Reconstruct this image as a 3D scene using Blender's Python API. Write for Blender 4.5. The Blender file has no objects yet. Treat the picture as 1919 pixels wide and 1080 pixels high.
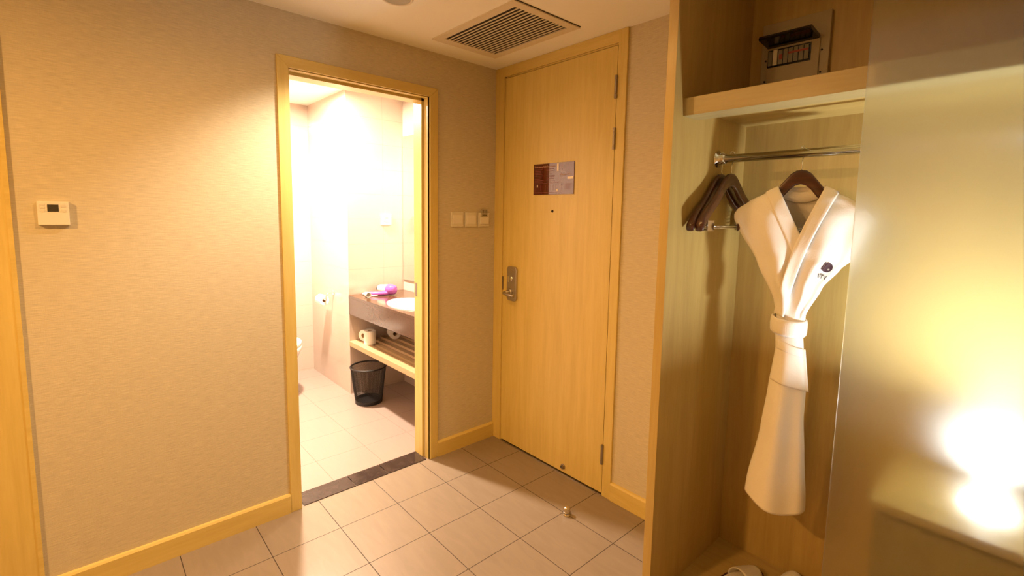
import bpy, bmesh, math, random
from mathutils import Vector, Matrix
random.seed(7)
sc = bpy.context.scene
C = sc.collection

# ------------------------------------------------------------------ camera
W, H = 1919.0, 1080.0
F_PX, CX, CY = 896.421, 961.9, 496.79
CAM = Vector((2.36095, -1.97775, 1.47159))
yaw, pit, rol = math.radians(-47.88377), math.radians(-6.01300), math.radians(0.99004)
fwd = Vector((math.sin(yaw)*math.cos(pit), math.cos(yaw)*math.cos(pit), math.sin(pit)))
rt = Vector((math.cos(yaw), -math.sin(yaw), 0)); up = rt.cross(fwd)
r2 = rt*math.cos(rol) + up*math.sin(rol); u2 = up*math.cos(rol) - rt*math.sin(rol)
cd = bpy.data.cameras.new('camera'); cam = bpy.data.objects.new('camera', cd); C.objects.link(cam)
cam.matrix_world = Matrix((( r2.x, u2.x, -fwd.x, CAM.x), (r2.y, u2.y, -fwd.y, CAM.y), (r2.z, u2.z, -fwd.z, CAM.z), (0, 0, 0, 1)))
cd.sensor_fit = 'HORIZONTAL'; cd.sensor_width = 36.0; cd.lens = F_PX/W*36.0
cd.shift_x = -(CX - W/2)/W; cd.shift_y = (CY - H/2)/W
cd.clip_start = 0.02
sc.camera = cam

# ------------------------------------------------------------------ world, exposure
w = bpy.data.worlds.new('world'); sc.world = w; w.use_nodes = True
w.node_tree.nodes['Background'].inputs[0].default_value = (0.02, 0.012, 0.006, 1)
w.node_tree.nodes['Background'].inputs[1].default_value = 1.0
sc.view_settings.view_transform = 'Standard'; sc.view_settings.look = 'None'
sc.view_settings.gamma = 1.0; sc.view_settings.exposure = 0.0
sc.view_settings.use_curve_mapping = False

# ------------------------------------------------------------------ lights (recessed lamps of the place, plus an added ambient fill)
WARM = (1.0, 0.535, 0.17)
def spot(name, loc, power, size, blend, col, radius=0.035, target=None):
    l = bpy.data.lights.new(name, 'SPOT'); l.energy = power; l.color = col
    l.spot_size = math.radians(size); l.spot_blend = blend; l.shadow_soft_size = radius
    o = bpy.data.objects.new(name, l); o.location = loc; C.objects.link(o)
    if target is not None:
        o.rotation_euler = (Vector(target) - Vector(loc)).to_track_quat('-Z', 'Y').to_euler()
    return o
def disc_light(name, loc, power, d, col):
    l = bpy.data.lights.new(name, 'AREA'); l.shape = 'DISK'; l.size = d; l.energy = power; l.color = col
    o = bpy.data.objects.new(name, l); o.location = loc; C.objects.link(o); return o
spot('hall_lamp', (0.98, -1.50, 2.350), 5, 136, 0.15, WARM)
spot('hall_lamp', (0.98, -1.50, 2.350), 82, 172, 1.0, WARM, 0.045)
disc_light('room_fill', (1.0, -3.3, 2.352), 62, 0.14, WARM)  # added fill behind the camera, lifts the ambient and ceiling bounce
BATH = (1.0, 0.80, 0.62)
spot('gimbal_lamp', (0.450, -0.945, 2.335), 120, 74, 1.0, (1.0, 0.84, 0.66), 0.04, (0.0, -1.36, 1.10))
disc_light('bath_lamp', (-1.18, -0.85, 2.372), 150, 0.13, BATH)
spot('vanity_lamp', (-0.62, -0.16, 2.36), 30, 120, 0.4, BATH, 0.04)

# ------------------------------------------------------------------ materials
MATS = {}
def newmat(name):
    m = bpy.data.materials.new(name); m.use_nodes = True; MATS[name] = m
    return m, m.node_tree, m.node_tree.nodes['Principled BSDF']
def plain(name, col, rough=0.5, metal=0.0, noise=0.0, nscale=40, bump=0.0, spec=0.5, coat=0.0, sheen=0.0):
    m, t, b = newmat(name)
    b.inputs['Roughness'].default_value = rough; b.inputs['Metallic'].default_value = metal
    b.inputs['Specular IOR Level'].default_value = spec
    b.inputs['Coat Weight'].default_value = coat; b.inputs['Sheen Weight'].default_value = sheen
    tc = t.nodes.new('ShaderNodeTexCoord'); n = t.nodes.new('ShaderNodeTexNoise'); n.inputs['Scale'].default_value = nscale
    n.inputs['Detail'].default_value = 4
    t.links.new(tc.outputs['Object'], n.inputs['Vector'])
    mx = t.nodes.new('ShaderNodeMix'); mx.data_type = 'RGBA'
    mx.inputs[6].default_value = tuple(c*(1-noise) for c in col)+(1,); mx.inputs[7].default_value = tuple(min(1, c*(1+noise)) for c in col)+(1,)
    t.links.new(n.outputs['Fac'], mx.inputs[0]); t.links.new(mx.outputs[2], b.inputs['Base Color'])
    if bump:
        bp = t.nodes.new('ShaderNodeBump'); bp.inputs['Strength'].default_value = bump; bp.inputs['Distance'].default_value = 0.002
        t.links.new(n.outputs['Fac'], bp.inputs['Height']); t.links.new(bp.outputs[0], b.inputs['Normal'])
    return m
def wood(name, c1, c2, axis='z', rough=0.38, scale=1.0, coat=0.15):
    m, t, b = newmat(name)
    tc = t.nodes.new('ShaderNodeTexCoord'); mp = t.nodes.new('ShaderNodeMapping')
    s = {'x': (1.1, 16, 16), 'y': (16, 1.1, 16), 'z': (16, 16, 1.1)}[axis]
    mp.inputs['Scale'].default_value = tuple(v*scale for v in s)
    t.links.new(tc.outputs['Object'], mp.inputs[0])
    n = t.nodes.new('ShaderNodeTexNoise'); n.inputs['Scale'].default_value = 1.6; n.inputs['Detail'].default_value = 6
    n.inputs['Roughness'].default_value = 0.62; n.inputs['Distortion'].default_value = 0.5
    t.links.new(mp.outputs[0], n.inputs['Vector'])
    n2 = t.nodes.new('ShaderNodeTexNoise'); n2.inputs['Scale'].default_value = 9; n2.inputs['Detail'].default_value = 3
    t.links.new(mp.outputs[0], n2.inputs['Vector'])
    r = t.nodes.new('ShaderNodeValToRGB'); r.color_ramp.elements[0].position = 0.32; r.color_ramp.elements[1].position = 0.68
    r.color_ramp.elements[0].color = c2+(1,); r.color_ramp.elements[1].color = c1+(1,)
    ad = t.nodes.new('ShaderNodeMath'); ad.operation = 'MULTIPLY_ADD'; ad.inputs[1].default_value = 0.35; ad.inputs[2].default_value = -0.17
    t.links.new(n2.outputs['Fac'], ad.inputs[0])
    a2 = t.nodes.new('ShaderNodeMath'); a2.operation = 'ADD'
    t.links.new(n.outputs['Fac'], a2.inputs[0]); t.links.new(ad.outputs[0], a2.inputs[1])
    t.links.new(a2.outputs[0], r.inputs[0]); t.links.new(r.outputs[0], b.inputs['Base Color'])
    b.inputs['Roughness'].default_value = rough; b.inputs['Coat Weight'].default_value = coat; b.inputs['Coat Roughness'].default_value = 0.25
    return m
def tile(name, col, grout, pitch, org, axes, rough=0.25, gap=0.0035, noise=0.12, nsc=(3, 14, 3), bump=0.25, nz=2.0):
    """tiles laid on a plane: axes = the two object axes, pitch their sizes, org the joint offset"""
    m, t, b = newmat(name)
    L = t.links.new
    tc = t.nodes.new('ShaderNodeTexCoord'); sp = t.nodes.new('ShaderNodeSeparateXYZ'); L(tc.outputs['Object'], sp.inputs[0])
    outs = []
    for ax, p, o in zip(axes, pitch, org):
        s = t.nodes.new('ShaderNodeMath'); s.operation = 'SUBTRACT'; L(sp.outputs[ax], s.inputs[0]); s.inputs[1].default_value = o
        q = t.nodes.new('ShaderNodeMath'); q.operation = 'PINGPONG'; L(s.outputs[0], q.inputs[0]); q.inputs[1].default_value = p/2
        g = t.nodes.new('ShaderNodeMath'); g.operation = 'LESS_THAN'; L(q.outputs[0], g.inputs[0]); g.inputs[1].default_value = gap/2
        # pingpong is 0 at joints
        outs.append(g)
    mxm = t.nodes.new('ShaderNodeMath'); mxm.operation = 'MAXIMUM'; L(outs[0].outputs[0], mxm.inputs[0]); L(outs[1].outputs[0], mxm.inputs[1])
    mp = t.nodes.new('ShaderNodeMapping'); mp.inputs['Scale'].default_value = nsc; mp.inputs['Rotation'].default_value = (0, 0, 0.5); L(tc.outputs['Object'], mp.inputs[0])
    n = t.nodes.new('ShaderNodeTexNoise'); n.inputs['Scale'].default_value = nz; n.inputs['Detail'].default_value = 8; n.inputs['Distortion'].default_value = 0.8
    L(mp.outputs[0], n.inputs['Vector'])
    c = t.nodes.new('ShaderNodeMix'); c.data_type = 'RGBA'
    c.inputs[6].default_value = tuple(v*(1-noise) for v in col)+(1,); c.inputs[7].default_value = tuple(min(1, v*(1+noise)) for v in col)+(1,)
    L(n.outputs['Fac'], c.inputs[0])
    m2 = t.nodes.new('ShaderNodeMix'); m2.data_type = 'RGBA'; L(mxm.outputs[0], m2.inputs[0]); L(c.outputs[2], m2.inputs[6]); m2.inputs[7].default_value = grout+(1,)
    L(m2.outputs[2], b.inputs['Base Color'])
    rr = t.nodes.new('ShaderNodeMath'); rr.operation = 'MULTIPLY_ADD'; L(mxm.outputs[0], rr.inputs[0]); rr.inputs[1].default_value = 0.5; rr.inputs[2].default_value = rough
    L(rr.outputs[0], b.inputs['Roughness'])
    bp = t.nodes.new('ShaderNodeBump'); bp.inputs['Strength'].default_value = bump; bp.inputs['Distance'].default_value = 0.002; bp.invert = True
    L(mxm.outputs[0], bp.inputs['Height']); L(bp.outputs[0], b.inputs['Normal'])
    return m

# woven wallpaper
def wallpaper(name, col):
    m, t, b = newmat(name); L = t.links.new
    tc = t.nodes.new('ShaderNodeTexCoord')
    mp = t.nodes.new('ShaderNodeMapping'); mp.inputs['Scale'].default_value = (22, 22, 330); L(tc.outputs['Object'], mp.inputs[0])
    n = t.nodes.new('ShaderNodeTexNoise'); n.inputs['Scale'].default_value = 1.0; n.inputs['Detail'].default_value = 3; L(mp.outputs[0], n.inputs['Vector'])
    mp2 = t.nodes.new('ShaderNodeMapping'); mp2.inputs['Scale'].default_value = (420, 420, 40); L(tc.outputs['Object'], mp2.inputs[0])
    n2 = t.nodes.new('ShaderNodeTexNoise'); n2.inputs['Scale'].default_value = 1.0; L(mp2.outputs[0], n2.inputs['Vector'])
    ad = t.nodes.new('ShaderNodeMath'); ad.operation = 'MULTIPLY_ADD'; L(n2.outputs['Fac'], ad.inputs[0]); ad.inputs[1].default_value = 0.22; L(n.outputs['Fac'], ad.inputs[2])
    r = t.nodes.new('ShaderNodeValToRGB'); r.color_ramp.elements[0].position = 0.35; r.color_ramp.elements[1].position = 0.85
    r.color_ramp.elements[0].color = tuple(v*0.86 for v in col)+(1,); r.color_ramp.elements[1].color = tuple(min(1, v*1.12) for v in col)+(1,)
    L(ad.outputs[0], r.inputs[0]); L(r.outputs[0], b.inputs['Base Color'])
    bp = t.nodes.new('ShaderNodeBump'); bp.inputs['Strength'].default_value = 0.45; bp.inputs['Distance'].default_value = 0.001
    L(ad.outputs[0], bp.inputs['Height']); L(bp.outputs[0], b.inputs['Normal'])
    b.inputs['Roughness'].default_value = 0.75; b.inputs['Specular IOR Level'].default_value = 0.25
    return m

M_PAPER = wallpaper('wallpaper', (0.60, 0.53, 0.38))
M_CEIL = plain('ceiling_paint', (0.92, 0.90, 0.80), 0.9, noise=0.02, nscale=6)
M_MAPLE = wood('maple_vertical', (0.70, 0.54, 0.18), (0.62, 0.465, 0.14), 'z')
M_MAPLEX = wood('maple_along_x', (0.70, 0.54, 0.18), (0.62, 0.465, 0.14), 'x')
M_MAPLEY = wood('maple_along_y', (0.70, 0.54, 0.18), (0.62, 0.465, 0.14), 'y')
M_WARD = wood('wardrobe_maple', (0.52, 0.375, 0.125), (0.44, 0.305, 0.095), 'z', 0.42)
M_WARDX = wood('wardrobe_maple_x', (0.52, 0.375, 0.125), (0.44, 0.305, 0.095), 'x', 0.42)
M_CABI = wood('cabinet_wood', (0.36, 0.26, 0.085), (0.30, 0.21, 0.065), 'z', 0.42)
M_LIP = wood('shelf_edge_wood', (0.42, 0.34, 0.16), (0.36, 0.28, 0.125), 'x', 0.4)
M_BEECH = wood('beech_shelf', (0.56, 0.40, 0.22), (0.48, 0.33, 0.17), 'x')
M_WALNUT = wood('walnut_hanger', (0.095, 0.028, 0.014), (0.05, 0.015, 0.009), 'x', 0.28, 1.6, 0.5)
M_FLOOR = tile('hall_tile', (0.27, 0.212, 0.155), (0.04, 0.026, 0.016), (0.30, 0.2943), (0.280, -0.2727), (0, 1), 0.30, 0.0032, 0.14)
M_BWALL = tile('bath_wall_tile', (0.60, 0.50, 0.42), (0.46, 0.36, 0.29), (0.30, 0.20), (-1.30, 0.015), (0, 2), 0.12, 0.003, 0.03, bump=0.12)
M_BWALLY = tile('bath_wall_tile_y', (0.60, 0.50, 0.42), (0.46, 0.36, 0.29), (0.30, 0.20), (-0.425, 0.015), (1, 2), 0.12, 0.003, 0.03, bump=0.12)
M_BFLOOR = tile('bath_floor_tile', (0.36, 0.275, 0.235), (0.26, 0.19, 0.15), (0.30, 0.30), (-1.30, -0.425), (0, 1), 0.28, 0.003, 0.04, bump=0.12)
M_THR = plain('threshold_stone', (0.045, 0.03, 0.025), 0.16, noise=0.7, nscale=22)
M_THR2 = plain('threshold_seam', (0.20, 0.16, 0.12), 0.4, noise=0.1)
M_STONE = plain('brown_stone', (0.080, 0.038, 0.018), 0.14, noise=0.25, nscale=60, coat=0.0)
M_WHITEP = plain('white_plastic', (0.78, 0.74, 0.64), 0.35, noise=0.01)
M_WHITEP2 = plain('cream_plastic', (0.70, 0.66, 0.55), 0.4, noise=0.01)
M_CLEAR = plain('key_card', (0.45, 0.40, 0.30), 0.25, noise=0.1)
M_CERAM = plain('ceramic', (0.86, 0.85, 0.82), 0.08, noise=0.01, coat=0.5)
M_PAPERR = plain('tissue_paper', (0.85, 0.82, 0.76), 0.9, noise=0.03, nscale=120, bump=0.2)
M_CARD = plain('cardboard_core', (0.45, 0.30, 0.16), 0.9, noise=0.05)
M_CHROME = plain('chrome', (0.80, 0.80, 0.78), 0.12, 1.0, noise=0.02)
M_STEEL = plain('brushed_steel', (0.50, 0.47, 0.42), 0.33, 1.0, noise=0.05, nscale=90)
M_BRONZE = plain('hinge_steel', (0.34, 0.30, 0.26), 0.35, 1.0, noise=0.05)
M_NICKEL = plain('nickel', (0.62, 0.55, 0.42), 0.25, 1.0, noise=0.04)
M_BLACK = plain('black_wire', (0.012, 0.010, 0.009), 0.45, noise=0.1)
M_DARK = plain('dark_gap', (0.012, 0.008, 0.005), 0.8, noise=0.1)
M_SCREEN = plain('grey_screen', (0.05, 0.045, 0.03), 0.2, noise=0.1)
M_LINE = plain('engraved_line', (0.42, 0.37, 0.28), 0.6, noise=0.02)
M_SIGN = plain('maroon_sign', (0.085, 0.010, 0.008), 0.04, noise=0.03, coat=1.0)
M_SIGNT = plain('sign_print', (0.42, 0.25, 0.16), 0.3, noise=0.02)
M_SIGNW = plain('sign_white', (0.85, 0.75, 0.6), 0.3, noise=0.02)
M_SIGNF = plain('sign_faint', (0.17, 0.05, 0.035), 0.3, noise=0.02)
M_ROBE = plain('robe_cotton', (0.86, 0.82, 0.76), 0.95, noise=0.03, nscale=300, bump=0.35, spec=0.1, sheen=0.3)
M_MAROON = plain('maroon_thread', (0.035, 0.004, 0.01), 0.8, noise=0.1)
M_GREYT = plain('grey_thread', (0.09, 0.075, 0.06), 0.85, noise=0.1)
M_PURPLE = plain('purple_plastic', (0.38, 0.09, 0.40), 0.2, noise=0.02, coat=0.4)
M_BOXM = plain('panel_box_metal', (0.42, 0.36, 0.24), 0.45, noise=0.03)
M_SMOKE = plain('smoked_plastic', (0.012, 0.008, 0.009), 0.15, noise=0.1)
M_BRK = plain('breaker_grey', (0.22, 0.20, 0.15), 0.4, noise=0.05)
M_RED = plain('red_print', (0.35, 0.05, 0.02), 0.5, noise=0.05)
M_SLIP = plain('slipper_cloth', (0.75, 0.70, 0.62), 0.95, noise=0.05, nscale=200, bump=0.3)
M_SLIPE = plain('slipper_edge', (0.06, 0.008, 0.012), 0.8, noise=0.1)
M_VENT = plain('vent_metal', (0.74, 0.66, 0.50), 0.5, noise=0.01)
M_VENTD = plain('vent_dark', (0.025, 0.018, 0.010), 0.7, noise=0.1)
M_OFFLAMP = plain('lamp_reflector', (0.40, 0.36, 0.24), 0.4, noise=0.02)
M_MIRROR = plain('mirror_glass', (0.92, 0.92, 0.90), 0.01, 1.0)

def frosted():
    m, t, b = newmat('frosted_glass')
    b.inputs['Base Color'].default_value = (0.88, 0.93, 0.93, 1)
    b.inputs['Transmission Weight'].default_value = 1.0; b.inputs['IOR'].default_value = 1.34
    n = t.nodes.new('ShaderNodeTexNoise'); n.inputs['Scale'].default_value = 2600
    tc = t.nodes.new('ShaderNodeTexCoord'); t.links.new(tc.outputs['Object'], n.inputs['Vector'])
    mr = t.nodes.new('ShaderNodeMapRange'); mr.inputs[1].default_value = 0.50; mr.inputs[2].default_value = 0.60; mr.inputs[3].default_value = 0.30; mr.inputs[4].default_value = 0.60
    t.links.new(n.outputs['Fac'], mr.inputs[0]); t.links.new(mr.outputs[0], b.inputs['Roughness'])
    return m
M_FROST = frosted()
def emit(name, col, s):
    m, t, b = newmat(name)
    b.inputs['Base Color'].default_value = (0.9, 0.9, 0.9, 1)
    b.inputs['Emission Color'].default_value = col+(1,); b.inputs['Emission Strength'].default_value = s
    return m
M_BULB = emit('bulb_glow', (0.97, 1.0, 0.98), 550)
M_BOWL = emit('opal_glass', (0.97, 1.0, 0.98), 9)
M_BATHDISC = emit('bath_lamp_glow', (1.0, 0.8, 0.55), 20)

# ------------------------------------------------------------------ mesh helpers
def root(name, loc, label, cat, group=None, kind=None, rotz=0):
    o = bpy.data.objects.new(name, None); C.objects.link(o); o.location = loc; o.rotation_euler = (0, 0, rotz)
    o.empty_display_size = 0.05
    tagp(o, label, cat, group, kind); return o
def tagp(o, label=None, cat=None, group=None, kind=None):
    if label: o['label'] = label
    if cat: o['category'] = cat
    if group: o['group'] = group
    if kind: o['kind'] = kind
    return o
def rootof(o):
    while o.parent: o = o.parent
    return o
def obj(name, bm, mat, parent=None, smooth=False, local=False, bevel=0.0, seg=2, label=None):
    """bm in world coordinates unless local; parented parts keep the root's origin"""
    if parent is not None and not local:
        off = -rootof(parent).location
        bmesh.ops.translate(bm, verts=bm.verts, vec=off)
    if bevel:
        bmesh.ops.bevel(bm, geom=[e for e in bm.edges if e.is_manifold and e.calc_face_angle(0) > 0.5], offset=bevel, segments=seg, affect='EDGES', profile=0.7, clamp_overlap=True)
    bmesh.ops.recalc_face_normals(bm, faces=bm.faces)
    me = bpy.data.meshes.new(name)
    for f in bm.faces: f.smooth = smooth
    bm.to_mesh(me); bm.free()
    me.materials.append(mat)
    o = bpy.data.objects.new(name, me); C.objects.link(o)
    if parent is not None: o.parent = parent
    if label: o['label'] = label
    return o
def struct(name, bm, mat, label=None, **k):
    o = obj(name, bm, mat, **k); o['kind'] = 'structure'; return o
def B(*boxes):
    bm = bmesh.new()
    for lo, hi in boxes: add_box(bm, lo, hi)
    return bm
def add_box(bm, lo, hi):
    vs = [bm.verts.new((x, y, z)) for x in (lo[0], hi[0]) for y in (lo[1], hi[1]) for z in (lo[2], hi[2])]
    for f in ((0, 1, 3, 2), (4, 6, 7, 5), (0, 4, 5, 1), (2, 3, 7, 6), (0, 2, 6, 4), (1, 5, 7, 3)):
        bm.faces.new([vs[i] for i in f])
    return vs
def basis(n):
    n = Vector(n).normalized(); a = Vector((0, 0, 1)) if abs(n.z) < 0.9 else Vector((1, 0, 0))
    x = a.cross(n).normalized(); return x, n.cross(x)
def add_lathe(bm, c, axis, prof, seg=32, cap=True):
    """prof: list of (radius, height along axis)"""
    x, y = basis(axis); n = Vector(axis).normalized(); c = Vector(c); rings = []
    for r, h in prof:
        rings.append([bm.verts.new(c + n*h + (x*math.cos(2*math.pi*i/seg) + y*math.sin(2*math.pi*i/seg))*max(r, 1e-5)) for i in range(seg)])
    for a, b in zip(rings, rings[1:]):
        for i in range(seg): bm.faces.new((a[i], a[(i+1) % seg], b[(i+1) % seg], b[i]))
    if cap: bm.faces.new(rings[0][::-1]); bm.faces.new(rings[-1])
    return bm
def lathe(c, axis, prof, seg=32, cap=True): return add_lathe(bmesh.new(), c, axis, prof, seg, cap)
def add_tube(bm, pts, r, seg=10, cap=True, closed=False):
    pts = [Vector(p) for p in pts]; n = len(pts); rings = []
    rr = r if isinstance(r, (list, tuple)) else [r]*n
    prev = None
    for i, p in enumerate(pts):
        if closed: d = pts[(i+1) % n] - pts[i-1]
        else: d = (pts[min(i+1, n-1)] - pts[max(i-1, 0)])
        d.normalize()
        if prev is None: x, y = basis(d)
        else:
            x = (prev - d*prev.dot(d)).normalized(); y = d.cross(x)
        prev = x
        rings.append([bm.verts.new(p + (x*math.cos(2*math.pi*k/seg) + y*math.sin(2*math.pi*k/seg))*rr[i]) for k in range(seg)])
    m = n if closed else n-1
    for i in range(m):
        a, b = rings[i], rings[(i+1) % n]
        for k in range(seg): bm.faces.new((a[k], a[(k+1) % seg], b[(k+1) % seg], b[k]))
    if cap and not closed: bm.faces.new(rings[0][::-1]); bm.faces.new(rings[-1])
    return bm
def tube(pts, r, seg=10, **k): return add_tube(bmesh.new(), pts, r, seg, **k)
def smoothpath(P, n=6):
    P = [Vector(p) for p in P]; out = []
    for i in range(len(P)-1):
        p0, p1, p2, p3 = P[max(i-1, 0)], P[i], P[i+1], P[min(i+2, len(P)-1)]
        for k in range(n):
            t = k/n
            out.append(0.5*((2*p1)+(-p0+p2)*t+(2*p0-5*p1+4*p2-p3)*t*t+(-p0+3*p1-3*p2+p3)*t**3))
    out.append(P[-1]); return out
def prism(poly, fn, d0, d1):
    """poly 2-D points; fn(a,b,d)->3-D"""
    bm = bmesh.new()
    lo = [bm.verts.new(fn(a, b, d0)) for a, b in poly]; hi = [bm.verts.new(fn(a, b, d1)) for a, b in poly]
    bm.faces.new(lo); bm.faces.new(hi[::-1]); n = len(poly)
    for i in range(n): bm.faces.new((lo[i], hi[i], hi[(i+1) % n], lo[(i+1) % n]))
    return bm
def join(*bms):
    out = bmesh.new()
    for b in bms:
        me = bpy.data.meshes.new('tmp'); b.to_mesh(me); out.from_mesh(me); bpy.data.meshes.remove(me); b.free()
    return out
def rrect(w, h, r, n=5, cx=0, cy=0):
    P = []
    for sx, sy, a0 in ((1, 1, 0), (-1, 1, 90), (-1, -1, 180), (1, -1, 270)):
        for k in range(n+1):
            a = math.radians(a0 + 90*k/n); P.append((cx+sx*(w/2-r)+r*math.cos(a), cy+sy*(h/2-r)+r*math.sin(a)))
    return P
def text_bm(s, size, fn, depth=0.0005, align='LEFT', bold=0.0, sx=1.0):
    cu = bpy.data.curves.new('txt', 'FONT'); cu.body = s; cu.size = size; cu.extrude = depth; cu.align_x = align; cu.offset = bold
    cu.resolution_u = 4
    o = bpy.data.objects.new('txt', cu); C.objects.link(o)
    dg = bpy.context.evaluated_depsgraph_get(); me = bpy.data.meshes.new_from_object(o.evaluated_get(dg))
    bm = bmesh.new(); bm.from_mesh(me)
    bpy.data.objects.remove(o); bpy.data.curves.remove(cu); bpy.data.meshes.remove(me)
    for v in bm.verts: v.co = fn(v.co.x*sx, v.co.y, v.co.z+depth)
    return bm
def dup(r, loc, rotz=None, label=None, group=None, rot=None):
    n = r.copy(); C.objects.link(n); n.location = loc
    if rotz is not None: n.rotation_euler = (0, 0, rotz)
    if rot is not None: n.rotation_euler = rot
    if label: n['label'] = label
    if group: n['group'] = group
    for ch in list(r.children):
        c = ch.copy(); C.objects.link(c); c.parent = n
        for g in list(ch.children):
            d = g.copy(); C.objects.link(d); d.parent = c
    return n

# ================================================================== THE SETTING
HC = 2.361          # ceiling
BY0, BY1 = -1.241, -0.503    # bathroom opening
BZ = 2.114
XR, YB = 3.25, -4.2
struct('floor', B(((-0.06, YB, -0.1), (XR, 0.12, 0))), M_FLOOR)
struct('floor_bathroom', B(((-2.3, -2.3, -0.1), (-0.12, 0.2, 0.0))), M_BFLOOR)
struct('ceiling', B(((0, YB, HC), (XR, 0.0, HC+0.12))), M_CEIL)
struct('ceiling_bathroom', B(((-2.2, -2.2, 2.4), (-0.13, 0.2, 2.5))), M_CEIL)
struct('wall_left', B(((-0.13, BY1, 0), (0, 0.15, 2.5)), ((-0.13, BY0, BZ), (0, BY1, 2.5)), ((-0.13, YB, 0), (0, BY0, 2.5))), M_PAPER)
DX0, DX1, DZT = 0.066, 0.886, 2.304
struct('wall_front', B(((0, 0, 0), (DX0-0.03, 0.15, 2.5)), ((DX1+0.03, 0, 0), (XR, 0.15, 2.5)), ((DX0-0.03, 0, DZT+0.03), (DX1+0.03, 0.15, 2.5)), ((DX0-0.03, 0.10, 0), (DX1+0.03, 0.15, DZT+0.03))), M_PAPER)
struct('wall_right', B(((XR, YB, 0), (XR+0.1, 0.15, 2.5))), M_PAPER)
struct('wall_back', B(((-0.13, YB-0.1, 0), (XR+0.1, YB, 2.5))), M_PAPER)
# bathroom shell
struct('wall_bathroom_far', B(((-2.215, -2.2, 0), (-2.115, -0.3, 2.4))), M_BWALLY)
struct('wall_bathroom_right', B(((-2.115, -0.425, 0), (-1.30, 0.2, 2.4))), M_BWALL)
struct('wall_bathroom_alcove', B(((-1.299, 0.06, 0), (-0.13, 0.16, 2.4))), M_BWALL)
struct('wall_bathroom_left', B(((-2.2, -2.1, 0), (-0.13, -2.0, 2.4))), M_BWALL)
struct('wall_bathroom_inner', B(((-0.145, -2.0, 0), (-0.1301, BY0-0.06, 2.4)), ((-0.145, BY1+0.06, 0), (-0.1301, 0.06, 2.4)), ((-0.145, BY0-0.06, BZ+0.06), (-0.1301, BY1+0.06, 2.4))), M_BWALLY)
# side wall of the alcove wears the same tile with joints across y
struct('wall_bathroom_side', B(((-1.2999, -0.4249, 0), (-1.295, 0.06, 2.4))), M_BWALLY)

# baseboards (a narrow bevel catches the light on top)
def base_profile(run, flip=False):
    pass
def baseboard(name, p0, p1, nrm, mat):
    p0, p1, nrm = Vector(p0), Vector(p1), Vector(nrm)
    prof = [(0, 0), (0.016, 0), (0.016, 0.086), (0.010, 0.094), (0, 0.096)]
    bm = bmesh.new()
    a = [bm.verts.new(p0+nrm*d+Vector((0, 0, z))) for d, z in prof]; b = [bm.verts.new(p1+nrm*d+Vector((0, 0, z))) for d, z in prof]
    n = len(prof)
    bm.faces.new(a); bm.faces.new(b[::-1])
    for i in range(n): bm.faces.new((a[i], b[i], b[(i+1) % n], a[(i+1) % n]))
    return struct(name, bm, mat)
baseboard('baseboard_left', (0, -2.150, 0), (0, -1.2925, 0), (1, 0, 0), M_MAPLEY)
baseboard('baseboard_left_corner', (0, -0.446, 0), (0, -0.0125, 0), (1, 0, 0), M_MAPLEY)
baseboard('baseboard_front', (0.967, 0, 0), (1.506, 0, 0), (0, -1, 0), M_MAPLEX)
# wooden wall lining at the frame's left edge
o = struct('trim_1', B(((0, -3.4, 0), (0.008, -2.163, 2.36))), M_MAPLE, bevel=0.002)
o = struct('trim_2', B(((0, -2.163, 0), (0.010, -2.150, 2.36))), M_MAPLEY, bevel=0.002)

# ---- bathroom door frame (doorway stands open)
d2 = bpy.data.objects.new('door_2', None); C.objects.link(d2); d2['kind'] = 'structure'; d2.location = (0, -0.87, 0)
def frame_set(parent):
    # casing on the hall side
    def casing(y0, y1, z1, w, name):
        bm = B(((0, y0, 0), (0.013, y0+w, z1-w)), ((0, y1-w, 0), (0.013, y1, z1-w)))
        # mitred head
        return bm
    w = 0.050; yo0, yo1, zt = -1.2915, -0.447, 2.165
    for ys, s in ((yo0, 1), (yo1, -1)):
        bm = prism([(ys, 0), (ys+s*w, 0), (ys+s*w, zt-w), (ys, zt)], lambda a, b, d: Vector((d, a, b)), 0.0, 0.013)
        obj('casing', bm, M_MAPLE, parent, bevel=0.0025)
    bm = prism([(yo0, zt), (yo0+w, zt-w), (yo1-w, zt-w), (yo1, zt)], lambda a, b, d: Vector((d, a, b)), 0.0, 0.013)
    obj('casing', bm, M_MAPLEY, parent, bevel=0.0025)
    # jamb: step, groove, stop
    steps = [(0.0, -0.032, 0.004), (-0.032, -0.046, -0.004), (-0.046, -0.130, 0.016)]
    for side in (0, 1):
        bm = bmesh.new()
        for xa, xb, g in steps:
            if side == 0: add_box(bm, (xb, BY1-g, 0), (xa, BY1+0.01, BZ-0.0))
            else: add_box(bm, (xb, BY0-0.01, 0), (xa, BY0+g, BZ-0.0))
        obj('jamb', bm, M_MAPLE, parent)
    bm = bmesh.new()
    for xa, xb, g in steps: add_box(bm, (xb, BY0-0.005, BZ-g), (xa, BY1+0.005, BZ+0.01))
    obj('jamb', bm, M_MAPLEY, parent)
    obj('strike_plate', B(((-0.122, BY1-0.0175, 0.98), (-0.100, BY1-0.0155, 1.06))), M_BRONZE, parent, label='small dark metal strike plate')
frame_set(d2)
# dark stone sill in pieces
bm = B(((-0.125, BY0+0.016, 0.0), (-0.002, -0.957, 0.004)))
struct('trim_3', bm, M_THR)
struct('trim_4', B(((-0.125, -0.953, 0.0), (-0.002, -0.767, 0.004))), M_THR)
struct('trim_5', B(((-0.125, -0.763, 0.0), (-0.002, BY1-0.016, 0.004))), M_THR)

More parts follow.
